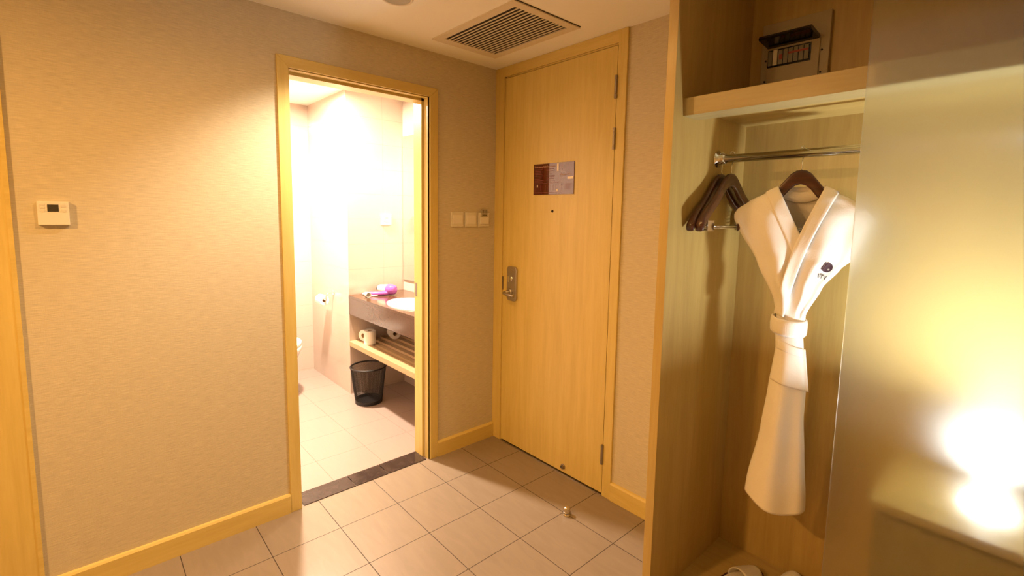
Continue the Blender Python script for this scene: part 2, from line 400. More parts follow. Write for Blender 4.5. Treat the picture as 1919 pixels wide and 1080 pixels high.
# ---- entry door
d1 = bpy.data.objects.new('door_1', None); C.objects.link(d1); d1['kind'] = 'structure'; d1.location = (0.476, 0, 0)
zt = HC-0.001
LX0, LX1, LZ = 0.0945, 0.9090, 2.2900          # door leaf, nearly flush with its casing
cR = 0.966
obj('casing', B(((0.0005, -0.012, 0), (0.079, 0.0, zt)), ((0.079, -0.004, 0), (0.0915, 0.0, LZ+0.004))), M_MAPLE, d1, bevel=0.0015)
obj('casing', B(((LX1+0.0045, -0.0125, 0), (cR, 0.0, zt))), M_MAPLE, d1, bevel=0.002)
obj('casing', B(((0.0790, -0.012, LZ+0.012), (LX1+0.0045, 0.0, zt)), ((0.0915, -0.004, LZ+0.004), (LX1+0.0045, 0.0, LZ+0.012))), M_MAPLEX, d1, bevel=0.0015)
obj('door_gap_shade', B(((0.0915, 0.034, 0), (LX1+0.0045, 0.099, LZ+0.004))), M_DARK, d1)  # near-black block: shade of the door gap put in as colour
leaf = obj('door_leaf', B(((LX0, -0.010, 0.012), (LX1, 0.033, LZ))), M_MAPLE, d1, bevel=0.0015)
obj('jamb', B(((LX1+0.0045, 0.0001, 0), (DX1+0.03, 0.06, LZ+0.004))), M_DARK, d1, label='dark strip painted as the shadow gap beside the door')  # near-black instead of maple, the gap's shadow line put into its colour
obj('door_sill', B(((0.0915, -0.016, 0), (LX1+0.004, 0.033, 0.006))), M_STEEL, d1, label='thin grey metal strip under the door')
for z0, z1 in ((2.041, 2.149), (1.798, 1.901), (0.176, 0.280)):
    bm = lathe((LX1+0.0018, -0.0175, z0), (0, 0, 1), [(0.0078, 0), (0.0078, 0.018), (0.0062, 0.019), (0.0062, 0.021), (0.0074, 0.022), (0.0074, z1-z0-0.022), (0.0062, z1-z0-0.021), (0.0062, z1-z0-0.019), (0.0078, z1-z0-0.018), (0.0078, z1-z0)], 14)
    obj('hinge', bm, M_BRONZE, d1, smooth=False)
# lock plate with thumb turn and lever
fn = lambda a, b, d: Vector((a, -0.0098-d, b))
PX = 0.184
pl = obj('lock_plate', prism(rrect(0.086, 0.214, 0.022, 6, PX, 1.046), fn, 0, 0.014), M_STEEL, d1, bevel=0.003)
obj('thumb_turn', join(lathe((PX-0.003, -0.024, 1.078), (0, -1, 0), [(0.016, 0), (0.016, 0.004), (0.012, 0.006)], 20), B(((PX-0.009, -0.048, 1.060), (PX+0.003, -0.028, 1.096)))), M_CHROME, pl, bevel=0.0015)
lev = smoothpath([(PX-0.012, -0.024, 0.994), (PX-0.012, -0.055, 0.994), (PX-0.008, -0.073, 0.994), (PX+0.008, -0.081, 0.992), (PX+0.045, -0.081, 0.988), (PX+0.078, -0.076, 0.985)], 5)
bm = tube(lev, [0.012]*6+[0.0105]*(len(lev)-6), 12); add_lathe(bm, (PX-0.012, -0.024, 0.994), (0, -1, 0), [(0.021, 0), (0.021, 0.006), (0.013, 0.009)], 24)
obj('lever_handle', bm, M_STEEL, pl, smooth=True)
obj('latch_plate', B(((0.084, -0.014, 0.998), (0.0942, -0.0045, 1.082))), M_BRONZE, d1)
obj('peephole', lathe((0.504, -0.0098, 1.494), (0, -1, 0), [(0.008, 0), (0.008, 0.002), (0.0055, 0.003), (0.0045, 0.0015), (0.001, 0.0015)], 20), M_DARK, d1, smooth=False)
obj('door_stop_socket', lathe((0.639, -0.0098, 0.046), (0, -1, 0), [(0.015, 0), (0.015, 0.004), (0.011, 0.006), (0.011, 0.014), (0.006, 0.015), (0.006, 0.011)], 20), M_BRONZE, d1)

# ================================================================== things on the walls
# evacuation sign on the door
sg = root('evacuation_sign', (0.492, 0.0148, 1.588), 'maroon printed emergency exit plate fixed on the entry door above the peephole', 'sign')
sx0, sx1, sz0, sz1 = 0.339, 0.645, 1.588, 1.761
obj('sign_board', B(((sx0, 0.0108, sz0), (sx1, 0.0146, sz1))), M_SIGN, sg, bevel=0.0006)
ST = lambda x, y, z: Vector((x, 0.0106-z*0.2, y))
def st(ox, oz): return lambda x, y, z: Vector((ox+x, 0.0106-z, oz+y))
obj('sign_heading', text_bm('Emergency Exit Evacuation', 0.0148, st(sx0+0.008, sz1-0.022), 0.0002, bold=0.0002), M_SIGNT, sg, label='pale heading printed on the plate')
obj('room_number', text_bm('Room 503', 0.0165, st(0.549, 1.690), 0.0002, bold=0.0002), M_SIGNT, sg, label='pale room number printed on the plate')
for bx in (((0.521, 0.0100, 1.715), (0.533, 0.0107, 1.757)), ((0.600, 0.0100, 1.669), (0.641, 0.0107, 1.682)), ((0.367, 0.0100, 1.630), (0.374, 0.0107, 1.644)), ((0.521, 0.0100, 1.603), (0.531, 0.0107, 1.618))):
    obj('white_bar', B(bx), M_SIGNW, sg)
bm = bmesh.new()
random.seed(3)
for r_ in range(9):
    z = 1.728-r_*0.0088
    for x0, x1 in ((0.348, 0.425), (0.440, 0.515)):
        x = x0+random.random()*0.004
        add_box(bm, (x, 0.0104, z), (x+(x1-x0)*(0.55+0.4*random.random()), 0.0107, z+0.0022))
for z0, z1, x0, x1 in ((1.600, 1.6015, 0.350, 0.560), (1.651, 1.6525, 0.350, 0.560), (1.600, 1.652, 0.350, 0.3515), (1.600, 1.652, 0.5585, 0.560)):
    add_box(bm, (x0, 0.0104, z0), (x1, 0.0107, z1))
for k in range(7): add_box(bm, (0.395+0.02*k, 0.0104, 1.612), (0.3965+0.02*k, 0.0107, 1.64))
for k in range(6): add_box(bm, (0.583, 0.0104, 1.613+0.006*k), (0.583+0.05*(0.7+0.3*random.random()), 0.0107, 1.6155+0.006*k))
obj('sign_small_print', bm, M_SIGNF, sg, label='faint lines of small print and a floor plan')

sg.location += Vector((0.0135, -0.0252, -0.001))

# thermostat
th = root('thermostat', (0, -2.046, 1.408), 'cream thermostat with a small dark screen on the left wall', 'thermostat')
obj('housing', B(((0, -2.0875, 1.407), (0.016, -2.0055, 1.490))), M_WHITEP, th, bevel=0.002)
obj('screen', B(((0.0155, -2.0615, 1.454), (0.0172, -2.0325, 1.479))), M_SCREEN, th)
for y0, z0, w_, h_ in ((-2.081, 1.4735, 0.013, 0.008), (-2.081, 1.4640, 0.013, 0.0065), (-2.081, 1.4525, 0.013, 0.008), (-2.0265, 1.4700, 0.013, 0.010), (-2.0265, 1.4530, 0.013, 0.010)):
    obj('button', B(((0.0155, y0, z0), (0.0172, y0+w_, z0+h_))), M_WHITEP2, th, bevel=0.0005)

# switches
def switch(yc, label, card=False):
    s = root('light_switch' if not card else 'key_card_switch', (0, yc, 1.394), label, 'switch', 'wall switch plates between the doorways' if not card else None)
    obj('plate', B(((0, yc-0.043, 1.394), (0.010, yc+0.043, 1.480))), M_WHITEP2, s, bevel=0.0025)
    if not card:
        obj('rocker', B(((0.009, yc-0.034, 1.411), (0.0125, yc+0.034, 1.463))), M_WHITEP, s, bevel=0.001)
    else:
        obj('card_slot', B(((0.009, yc-0.030, 1.411), (0.018, yc+0.030, 1.452))), M_WHITEP, s, bevel=0.001)
        bm = B(((0.0112, yc-0.023, 1.440), (0.0142, yc+0.023, 1.503)))
        obj('key_card', bm, M_CLEAR, s, bevel=0.001, label='pale key card with dark stripes standing in the slot')
        bm = bmesh.new()
        for k in range(5): add_box(bm, (0.0140, yc-0.016+0.0075*k, 1.478), (0.0147, yc-0.0135+0.0075*k, 1.497))
        add_box(bm, (0.0140, yc-0.018, 1.464), (0.0147, yc+0.018, 1.468))
        obj('card_stripes', bm, M_VENTD, s)
    return s
switch(-0.306, 'cream rocker switch plate nearest the bathroom doorway, leftmost of the three')
switch(-0.205, 'cream rocker switch plate in the middle of the row of three')
switch(-0.104, 'cream key card holder nearest the entry door, a striped card sticking out of its top', True)

# ceiling vent
vt = root('ceiling_vent', (0.49, -0.377, HC), 'rectangular louvered air vent set in the ceiling above the entry door', 'vent')
vx0, vx1, vy0, vy1 = 0.175, 0.803, -0.588, -0.168
ix0, ix1, iy0, iy1 = 0.232, 0.760, -0.547, -0.213
z0, z1 = HC-0.007, HC-0.0005
obj('vent_frame', B(((vx0, vy0, z0), (ix0, vy1, z1)), ((ix1, vy0, z0), (vx1, vy1, z1)), ((ix0, vy0, z0), (ix1, iy0, z1)), ((ix0, iy1, z0), (ix1, vy1, z1))), M_VENT, vt)
obj('vent_gap_shade', B(((vx1, vy0, HC-0.002), (vx1+0.005, vy1, HC-0.0005))), M_VENTD, vt, label='dark strip painted as the shade in the gap along the right edge')  # solid dark strip, paints the shade of the open edge
obj('vent_shade_backing', B(((ix0, iy0, HC-0.0012), (ix1, iy1, HC-0.0004))), M_VENTD, vt)  # near-black sheet, paints the shade seen between the louvers
bm = bmesh.new(); NS = 15; p = (iy1-iy0)/NS
for k in range(1, NS):
    y = iy0+p*k
    add_box(bm, (ix0, y-p*0.16, z0+0.0005), (ix1, y+p*0.16, HC-0.0040))
obj('louvers', bm, M_VENT, vt)
# unlit downlight
dl = root('ceiling_downlight', (0.45, -0.93, HC), 'round recessed downlight in the ceiling left of the vent, seen as a dull disc', 'ceiling lamp')
c = (0.468, -0.945, HC)
obj('trim_ring', lathe(c, (0, 0, -1), [(0.056, 0.0004), (0.068, 0.0004), (0.068, 0.003), (0.064, 0.006), (0.056, 0.005), (0.056, 0.0004)], 40, False), M_VENT, dl, smooth=True)
obj('reflector', lathe(c, (0, 0, -1), [(0.056, 0.0045), (0.050, 0.0025), (0.03, 0.0012), (0.001, 0.0010)], 40, False), M_OFFLAMP, dl, smooth=True)

# floor door stop
ds = root('door_stop', (0.903, -0.275, 0), 'small brass-coloured metal door stop standing on the tile floor', 'door stop')
obj('stop_body', lathe((0.903, -0.275, 0), (0, 0, 1), [(0.019, 0), (0.020, 0.004), (0.0165, 0.006), (0.0165, 0.030), (0.0150, 0.038), (0.009, 0.042), (0.0005, 0.0425)], 28), M_NICKEL, ds, smooth=True)
obj('rubber_ring', lathe((0.903, -0.275, 0.010), (0, 0, 1), [(0.0165, 0), (0.0195, 0.002), (0.0195, 0.006), (0.0165, 0.008)], 28, False), M_BRONZE, ds, smooth=True)

# ================================================================== WARDROBE
WX0, WX1, WX2 = 1.507, 1.539, 3.20
wd = root('wardrobe', (2.35, -0.28, 0), 'light maple built-in wardrobe right of the entry door, half open', 'wardrobe')
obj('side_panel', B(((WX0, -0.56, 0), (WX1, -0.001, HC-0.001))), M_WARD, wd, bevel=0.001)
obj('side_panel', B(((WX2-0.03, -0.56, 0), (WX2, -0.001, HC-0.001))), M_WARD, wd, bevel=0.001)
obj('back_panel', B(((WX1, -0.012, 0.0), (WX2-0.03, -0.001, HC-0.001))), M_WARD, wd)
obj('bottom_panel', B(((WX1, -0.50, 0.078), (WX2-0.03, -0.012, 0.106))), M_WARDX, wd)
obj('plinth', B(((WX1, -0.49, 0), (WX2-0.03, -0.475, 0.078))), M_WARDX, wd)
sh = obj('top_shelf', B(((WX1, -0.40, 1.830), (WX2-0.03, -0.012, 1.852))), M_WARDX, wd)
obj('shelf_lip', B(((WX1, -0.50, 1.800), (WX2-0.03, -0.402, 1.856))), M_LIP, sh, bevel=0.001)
rl = obj('clothes_rail', tube([(WX1+0.004, -0.240, 1.684), (WX2-0.034, -0.240, 1.684)], 0.0145, 20), M_CHROME, wd, smooth=True)
obj('rail_flange', join(lathe((WX1, -0.240, 1.684), (1, 0, 0), [(0.031, 0), (0.031, 0.003), (0.021, 0.006), (0.020, 0.020), (0.0185, 0.022), (0.0185, 0.030)], 28)), M_CHROME, rl, smooth=True)
# sliding glass door
gl = root('sliding_glass_door', (2.5, -0.53, 0.09), 'tall frosted glass sliding door covering the right part of the wardrobe', 'door')
obj('glass_pane', B(((2.037, -0.534, 0.094), (3.165, -0.526, HC-0.004))), M_FROST, gl)
tr = obj('bottom_track', B(((WX1, -0.556, 0.0), (WX2-0.03, -0.508, 0.094))), M_WARDX, wd)

# distribution box above the shelf
eb = root('electrical_panel_box', (1.69, -0.012, 1.852), 'grey electrical breaker box with its dark cover flap raised on the wardrobe top shelf back', 'electrical box')
yb = -0.013
bx0, bx1, bz0, bz1 = 1.586, 1.808, 1.905, 2.190
fx = obj('box_frame', B(((bx0, yb-0.018, bz0), (bx1, yb, bz1))), M_BOXM, eb, bevel=0.0015)
obj('inner_plate', B(((bx0+0.024, yb-0.026, 1.945), (bx1-0.028, yb-0.017, 2.100))), M_BOXM, eb, bevel=0.001)
obj('breaker_window', B(((1.612, yb-0.0275, 2.030), (1.755, yb-0.0255, 2.092))), M_SMOKE, eb)
bm = bmesh.new()
for k in range(8): add_box(bm, (1.616+0.017*k, yb-0.033, 2.036), (1.630+0.017*k, yb-0.0272, 2.086))
bk = obj('breakers', bm, M_BRK, eb)
obj('breaker_switch', B(((1.634, yb-0.038, 2.034), (1.648, yb-0.033, 2.088))), M_WHITEP, bk, label='white master breaker')
bm = bmesh.new()
for bx in (((1.684, yb-0.0337, 2.066), (1.748, yb-0.0329, 2.073)), ((1.653, yb-0.0337, 2.052), (1.664, yb-0.0329, 2.070))):
    obj('red_strip', B(bx), M_RED, bk)
fl = prism([(0, 0), (0.092, 0.010), (0.098, 0.002), (0.094, -0.004), (0.012, -0.012), (0, -0.014)], lambda a, b, d: Vector((d, yb-0.018-a, 2.112+b)), bx0+0.024, bx1-0.030)
obj('cover_flap', fl, M_SMOKE, eb)
for x, z in ((1.602, 2.06), (1.602, 1.985), (1.786, 2.06), (1.786, 1.985)):
    obj('screw', lathe((x, yb-0.018, z), (0, -1, 0), [(0.0035, 0), (0.0035, 0.0015), (0.0005, 0.002)], 10), M_DARK, eb)

# ---------------------------------------------------------------- hangers (local frame: s along x, face along y, z up, origin at the rail)
def hanger(name, loc, rotz, label, group=None, hook_turn=0.0, ks=1.0):
    h = root(name, loc, label, 'hanger', group, rotz=rotz)
    half = [(0.0, -0.058, -0.104), (0.018, -0.060, -0.108), (0.036, -0.070, -0.121), (0.060, -0.094, -0.146), (0.09, -0.126, -0.171), (0.12, -0.152, -0.191), (0.15, -0.173, -0.210), (0.18, -0.194, -0.232), (0.205, -0.214, -0.252), (0.222, -0.234, -0.262)]
    pts = [(-s, a, b) for s, a, b in half[::-1]] + half[1:]
    bm = bmesh.new(); rings = []
    for s, zt_, zb in pts:
        t = abs(s)/0.222; hw = (0.0080 + 0.0070*t**1.6)*(1 if ks == 1 else 0.85)      # thickness flares to the shoulder
        s *= ks; yb_ = 0.020*t*t*(1 if ks == 1 else 0.15)                                      # ends sweep forward
        cz = (zt_+zb)/2; hz = (zt_-zb)/2; ring = []
        for k in range(14):
            a = 2*math.pi*k/14; ca, sa = math.cos(a), math.sin(a)
            e = 0.55
            ring.append(bm.verts.new((s, -yb_+hw*math.copysign(abs(ca)**e, ca), cz+hz*math.copysign(abs(sa)**e, sa))))
        rings.append(ring)
    for a, b in zip(rings, rings[1:]):
        for k in range(14): bm.faces.new((a[k], a[(k+1) % 14], b[(k+1) % 14], b[k]))
    bm.faces.new(rings[0][::-1]); bm.faces.new(rings[-1])
    body = obj('hanger_body', bm, M_WALNUT, h, smooth=True, local=True)
    # hook over the rail: turns about the stem
    ca, sa = math.cos(hook_turn), math.sin(hook_turn)
    P = [(0, 0, -0.060), (0, 0, -0.035)] + [(0.019*math.sin(math.radians(a)), 0, -0.019*math.cos(math.radians(a))-0.0) for a in range(20, 250, 18)]
    P = [(x*ca, x*sa, z-0.0) for x, y, z in P]
    obj('hook', tube(smoothpath(P, 3), 0.0018, 8), M_CHROME, h, smooth=True, local=True)
    # wire trouser bar with two clips
    bm = tube([(-0.175*ks, -0.010, -0.246), (0.175*ks, -0.010, -0.246)], 0.0016, 8)
    add_tube(bm, [(-0.175*ks, -0.002, -0.252), (0.175*ks, -0.002, -0.252)], 0.0016, 8)
    for s in (-1, 1): add_tube(bm, smoothpath([(s*0.190*ks, -0.008, -0.226), (s*0.188*ks, -0.008, -0.240), (s*0.175*ks, -0.008, -0.249), (s*0.160*ks, -0.007, -0.249)], 3), 0.002, 8)
    wire = obj('clip_bar', bm, M_CHROME, h, smooth=True, local=True)
    for s in (-0.150*ks, 0.150*ks):
        bm = B(((s-0.020, -0.020, -0.262), (s+0.020, -0.0165, -0.226)), ((s-0.020, 0.0005, -0.262), (s+0.020, 0.004, -0.226)), ((s-0.008, -0.017, -0.240), (s+0.008, 0.001, -0.232)))
        obj('clip', bm, M_CHROME, wire, local=True, bevel=0.001)
    return h
HY = math.radians(90)
h1 = hanger('wooden_hanger', (1.592, -0.240, 1.689), math.radians(86), 'dark brown wooden clip hanger hanging empty, nearer to the robe', 'empty wooden hangers at the rail end')
h2 = dup(h1, (1.5575, -0.242, 1.689), math.radians(87), 'dark brown wooden clip hanger hanging empty behind the other, nearest the side panel')

# ---------------------------------------------------------------- bathrobe on its hanger
RX, RY = 1.818, -0.240
AX = Vector((0.96, 0.28, 0)); AN = Vector((0.28, -0.96, 0))   # along shoulders / towards the viewer
def rw(s, d, z): return Vector((RX, RY, 0)) + AX*s + AN*d + Vector((0, 0, z))
ra = math.atan2(0.28, 0.96)
hr = hanger('robe_hanger', (RX, RY, 1.689), ra, 'dark brown wooden hanger inside the white bathrobe', None, hook_turn=HY-ra, ks=0.80)
hr.name = 'wooden_hanger'
rb = root('bathrobe', (RX, RY, 0.46), 'white cotton bathrobe hanging on a wooden hanger, tied at the waist', 'bathrobe')
def interp(T, z):
    if z <= T[0][0]: return T[0][1]
    for (a, va), (b, vb) in zip(T, T[1:]):
        if z <= b:
            t = (z-a)/(b-a); t2 = t*t*(3-2*t)*0.35+t*0.65; return va+(vb-va)*t2
    return T[-1][1]
TL = [(0.46, -0.098), (0.504, -0.095), (0.75, -0.064), (0.907, -0.049), (1.041, -0.036), (1.10, -0.040), (1.151, -0.040), (1.204, -0.052), (1.327, -0.110), (1.443, -0.176), (1.470, -0.190), (1.487, -0.191), (1.503, -0.182), (1.532, -0.145), (1.560, -0.094), (1.578, -0.062)]
TR = [(0.46, 0.088), (0.506, 0.086), (0.674, 0.073), (0.819, 0.062), (0.93, 0.062), (1.036, 0.047), (1.093, 0.041), (1.161, 0.044), (1.254, 0.083), (1.32, 0.128), (1.345, 0.152), (1.42, 0.178), (1.465, 0.192), (1.485, 0.194), (1.503, 0.184), (1.532, 0.145), (1.560, 0.098), (1.578, 0.066)]
TD = [(0.46, 0.062), (0.75, 0.052), (0.95, 0.042), (1.08, 0.030), (1.15, 0.030), (1.25, 0.046), (1.38, 0.052), (1.48, 0.044), (1.532, 0.036), (1.578, 0.026)]
def sm(a, b, x):
    t = min(1, max(0, (x-a)/(b-a))); return t*t*(3-2*t)
def front_d(s, z):
    L_, R_, D = interp(TL, z), interp(TR, z), interp(TD, z)
    u = max(-0.9999, min(0.9999, (2*s-L_-R_)/(R_-L_)))
    d = D*(1-u*u)**0.42
    up_ = sm(1.13, 1.24, z)*(1-sm(1.44, 1.56, z))
    fold = up_*(0.0095*math.cos(6.2*(u-0.36)*1.25)+0.0025*math.cos(13.0*(u-0.55)+1.0))*(1-abs(u)**6)
    # sharp gather lines running into the belt
    g = sm(1.14, 1.17, z)*(1-sm(1.26, 1.40, z))
    fold -= g*0.011*math.exp(-((u-0.58)/0.12)**2)
    fold -= g*0.003*math.exp(-((u+0.45)/0.15)**2)
    dn = (1-sm(0.98, 1.08, z))
    fold += dn*(0.010*math.cos(4.2*(u+0.28)))*(1-abs(u)**6)*min(1, (1.08-z)/0.3)
    return d+fold
def hem(s, z):
    k = 1-sm(0.46, 0.80, z)
    return k*(0.020 + 0.034*max(0, (-s+0.02)/0.115)**1.6 + 0.022*max(0, (s-0.02)/0.07)**1.5)
bm = bmesh.new(); NU, NZ = 44, 150
rows = []
for j in range(NZ+1):
    z = 0.46+(1.578-0.46)*(j/NZ)
    L_, R_, D = interp(TL, z), interp(TR, z), interp(TD, z)
    row = []
    for k in range(2*NU):
        if k < NU: th_ = math.pi*(k/NU)
        else: th_ = math.pi*(k/NU)
        u = -math.cos(th_); s = (L_+R_)/2+u*(R_-L_)/2
        if k <= NU: d = front_d(s, z)
        else: d = -D*(1-u*u)**0.42*0.75 - 0.006*math.cos(5*u)
        zz = z+hem(s, z)
        row.append(bm.verts.new(rw(s, d, zz)))
    rows.append(row)
def vleft(z): return 0.010+( -0.066-0.010)*(z-1.420)/(1.578-1.420)
def vright(z): return 0.010+(0.070-0.010)*(z-1.420)/(1.578-1.420)
for j in range(NZ):
    for k in range(2*NU):
        k2 = (k+1) % (2*NU)
        z = 0.46+(1.578-0.46)*((j+0.5)/NZ)
        if k < NU and z > 1.43:
            L_, R_ = interp(TL, z), interp(TR, z)
            s = (L_+R_)/2-math.cos(math.pi*(k+0.5)/NU)*(R_-L_)/2
            if vleft(z)-0.004 < s < vright(z)+0.004: continue
        bm.faces.new((rows[j][k], rows[j][k2], rows[j+1][k2], rows[j+1][k]))
for v in list(bm.verts):
    if not v.link_faces: bm.verts.remove(v)
body = obj('robe_body', bm, M_ROBE, rb, smooth=True)
so = body.modifiers.new('thick', 'SOLIDIFY'); so.thickness = 0.003; so.offset = -1
# lapels: bands that lie over the front
def ztop(s):
    T = TL if s < 0.003 else TR
    hi = [(v, z) for z, v in T if z > 1.486]
    if abs(s) <= abs(hi[-1][0]): return 1.580
    for (va, za), (vb, zb_) in zip(hi, hi[1:]):
        if abs(va) >= abs(s) >= abs(vb): return za+(zb_-za)*(abs(va)-abs(s))/max(1e-6, abs(va)-abs(vb))
    return 1.487
def band(p0, p1, wdt, lift, n=40, side=1, thick=0.005, name='lapel', ext=None, mat=None, curve=0.0, parent=None):
    bm = bmesh.new(); R = []
    p0, p1 = Vector(p0), Vector(p1)
    d = (p1-p0).normalized(); nn = Vector((d.y, -d.x))*side
    for i in range(n+1):
        t = i/n; c = p0.lerp(p1, t)+nn*curve*math.sin(math.pi*t); ring = []
        ww = wdt(t) if callable(wdt) else wdt
        for q in (0.0, 0.12, 0.3, 0.5, 0.7, 0.88, 1.0):
            a = c+nn*ww*q
            zt2 = ztop(a.x); a = Vector((a.x, min(a.y, zt2+0.003))); z = min(a.y, zt2-0.0005)
            e = 0.0 if q in (0.0, 1.0) else 1.0
            ring.append((a.x, a.y, front_d(a.x, z)+lift+thick*(0.55+0.45*e)))
        back = [(x, z, dd-thick*1.1) for x, z, dd in ring[::-1]]
        R.append([bm.verts.new(rw(x, dd, z)) for x, z, dd in ring+back])
    m = len(R[0])
    for a, b in zip(R, R[1:]):
        for k in range(m): bm.faces.new((a[k], a[(k+1) % m], b[(k+1) % m], b[k]))
    bm.faces.new(R[0][::-1]); bm.faces.new(R[-1])
    return obj(name, bm, mat or M_ROBE, parent or rb, smooth=True)
band((-0.064, 1.582), (0.034, 1.372), 0.040, 0.001, side=1)
band((0.071, 1.582), (-0.048, 1.160), lambda t: 0.042-0.010*t, 0.006, n=60, side=-1, curve=-0.018)
# collar band behind the neck
bm = bmesh.new(); R = []
for i in range(25):
    t = -1+2*i/24; s = 0.004+0.064*t
    d = -0.024*math.sqrt(max(0, 1-t*t))+0.002
    z0_ = 1.548+0.020*t*t
    R.append([bm.verts.new(rw(s, d+dd, z)) for dd, z in ((0, z0_-0.022), (0.0045, z0_-0.020), (0.0055, z0_+0.010), (0.002, z0_+0.014), (-0.003, z0_+0.012), (-0.003, z0_-0.022))])
for a, b in zip(R, R[1:]):
    for k in range(6): bm.faces.new((a[k], a[(k+1) % 6], b[(k+1) % 6], b[k]))
bm.faces.new(R[0][::-1]); bm.faces.new(R[-1])
obj('collar', bm, M_ROBE, rb, smooth=True)
# belt: ribbed band round the waist, slightly tilted
bm = bmesh.new(); R = []; NB = 120
for i in range(NB):
    a = 2*math.pi*i/NB; ca, sa = math.cos(a), math.sin(a)
    s = -0.003+0.0485*ca; d = 0.042*sa+0.002
    tilt = -0.004*ca-0.006*sa
    rib = 0.0012*math.cos(a*60)
    ring = []
    for q, o_ in ((1.088, -0.001), (1.092, 0.003), (1.100, 0.004), (1.115, 0.0045), (1.130, 0.004), (1.139, 0.003), (1.143, -0.001), (1.138, -0.004), (1.092, -0.004)):
        k = 1+(o_+rib)/0.045
        ring.append(bm.verts.new(rw(-0.003+(s+0.003)*k, 0.002+(d-0.002)*k, q+tilt+0.006)))
    R.append(ring)
for i in range(NB):
    a, b = R[i], R[(i+1) % NB]
    for k in range(9): bm.faces.new((a[k], a[(k+1) % 9], b[(k+1) % 9], b[k]))
obj('belt', bm, M_ROBE, rb, smooth=True)
# pocket: patch standing slightly away at its lower right corner
def patch(poly_fn, nx, nz, lift, thick, name, mat, bulge=0.004):
    bm = bmesh.new(); F, K = [], []
    for j in range(nz+1):
        rf, rk = [], []
        for i in range(nx+1):
            s, z = poly_fn(i/nx, j/nz)
            L_, R_ = interp(TL, z), interp(TR, z)
            sc_ = min(s, R_-0.004) if s > 0 else max(s, L_+0.004)
            dd = front_d(sc_, z)+lift+bulge*math.sin(math.pi*i/nx)*math.sin(math.pi*j/nz)
            rf.append(bm.verts.new(rw(s, dd+thick, z))); rk.append(bm.verts.new(rw(s, dd, z)))
        F.append(rf); K.append(rk)
    for j in range(nz):
        for i in range(nx):
            bm.faces.new((F[j][i], F[j][i+1], F[j+1][i+1], F[j+1][i])); bm.faces.new((K[j][i], K[j+1][i], K[j+1][i+1], K[j][i+1]))
    for j in range(nz):
        bm.faces.new((F[j][0], F[j+1][0], K[j+1][0], K[j][0])); bm.faces.new((F[j][nx], K[j][nx], K[j+1][nx], F[j+1][nx]))
    for i in range(nx):
        bm.faces.new((F[0][i], K[0][i], K[0][i+1], F[0][i+1])); bm.faces.new((F[nz][i], F[nz][i+1], K[nz][i+1], K[nz][i]))
    return obj(name, bm, mat, rb, smooth=True)
def pk(a, b):
    z = 0.928+(1.064-0.928)*b - 0.010*a*(1-0.0) + 0.006*math.cos(math.pi*a)
    s0 = -0.044+0.014*b; s1 = 0.069-0.018*b
    return s0+(s1-s0)*a, z
pkt = patch(pk, 24, 24, 0.001, 0.0045, 'pocket', M_ROBE, 0.003)
def pkh(a, b):
    s, z = pk(a, 0.80+0.20*b); return s, z+0.002*b
patch(pkh, 24, 6, 0.0055, 0.0022, 'pocket_hem', M_ROBE, 0.0028).parent = pkt
# embroidered mark: slit disc with a star, letters beneath
LC = (0.089, 1.324)
def lf(a, b, d):
    return rw(LC[0]+a, front_d(LC[0]+a, LC[1]+b)+0.0035+d, LC[1]+b)
def grid_shape(inside, r, n, name, mat):
    bm = bmesh.new(); V = {}
    st_ = 2*r/n
    for i in range(n):
        for j in range(n):
            a, b = -r+(i+0.5)*st_, -r+(j+0.5)*st_
            if inside(a, b):
                q = []
                for di, dj in ((0, 0), (1, 0), (1, 1), (0, 1)):
                    k = (i+di, j+dj)
                    if k not in V: V[k] = bm.verts.new(lf(-r+k[0]*st_, -r+k[1]*st_, 0))
                    q.append(V[k])
                bm.faces.new(q)
    return obj(name, bm, mat, rb, smooth=True)
RR = 0.0165
def in_disc(a, b):
    if a*a*1.05+b*b > RR*RR: return False
    # slanted slit and flattened left side
    t = a*0.88 - b*0.47
    if -0.0074 < t < -0.0056: return False
    if t < -0.0115: return False
    # star
    x, y = a-0.0044, b+0.0072; rr_ = math.hypot(x, y); an = math.atan2(y, x)
    if rr_ < 0.0040*(0.62+0.38*math.cos(5*(an-math.pi/2))): return False
    return True
grid_shape(in_disc, 0.0175, 50, 'embroidered_emblem', M_MAROON)
bt = text_bm('ITV', 0.0205, lambda x, y, z: (lambda a, b: lf(a, b, z))(-0.0225+x*1.0+y*0.10, -0.0350+y-x*0.28), 0.0006, bold=0.0004, sx=0.80)
obj('embroidered_letters', bt, M_GREYT, rb)

# slippers on the wardrobe floor
def slipper(loc, rz, label):
    s = root('slipper', loc, label, 'slipper', 'slippers on the wardrobe floor', rotz=rz)
    out = []
    for k in range(40):
        a = 2*math.pi*k/40; x = 0.050*math.sin(a)*(1+0.12*math.cos(a)); y = 0.135*math.cos(a)-0.135
        out.append((x, y))
    bm = prism(out, lambda a, b, d: Vector((a, b, d)), 0.0, 0.010); obj('sole', bm, M_SLIP, s, local=True, bevel=0.002)
    obj('edge_binding', tube([(x, y, 0.009) for x, y in out], 0.0035, 8, closed=True), M_SLIPE, s, smooth=True, local=True, label='dark maroon piped edge')
    bm = bmesh.new(); R = []
    for i in range(13):
        y = -0.030-0.100*i/12 + 0.008
        hw = 0.050*math.sqrt(max(0.02, 1-((y+0.135)/0.135)**2)); hgt = 0.030+0.022*i/12
        R.append([bm.verts.new((hw*math.cos(a_), y, 0.008+hgt*math.sin(a_))) for a_ in [math.pi*q/14 for q in range(15)]])
    for a, b in zip(R, R[1:]):
        for k in range(14): bm.faces.new((a[k], a[k+1], b[k+1], b[k]))
    o_ = obj('upper', bm, M_SLIP, s, smooth=True, local=True)
    md = o_.modifiers.new('t', 'SOLIDIFY'); md.thickness = 0.003
    return s
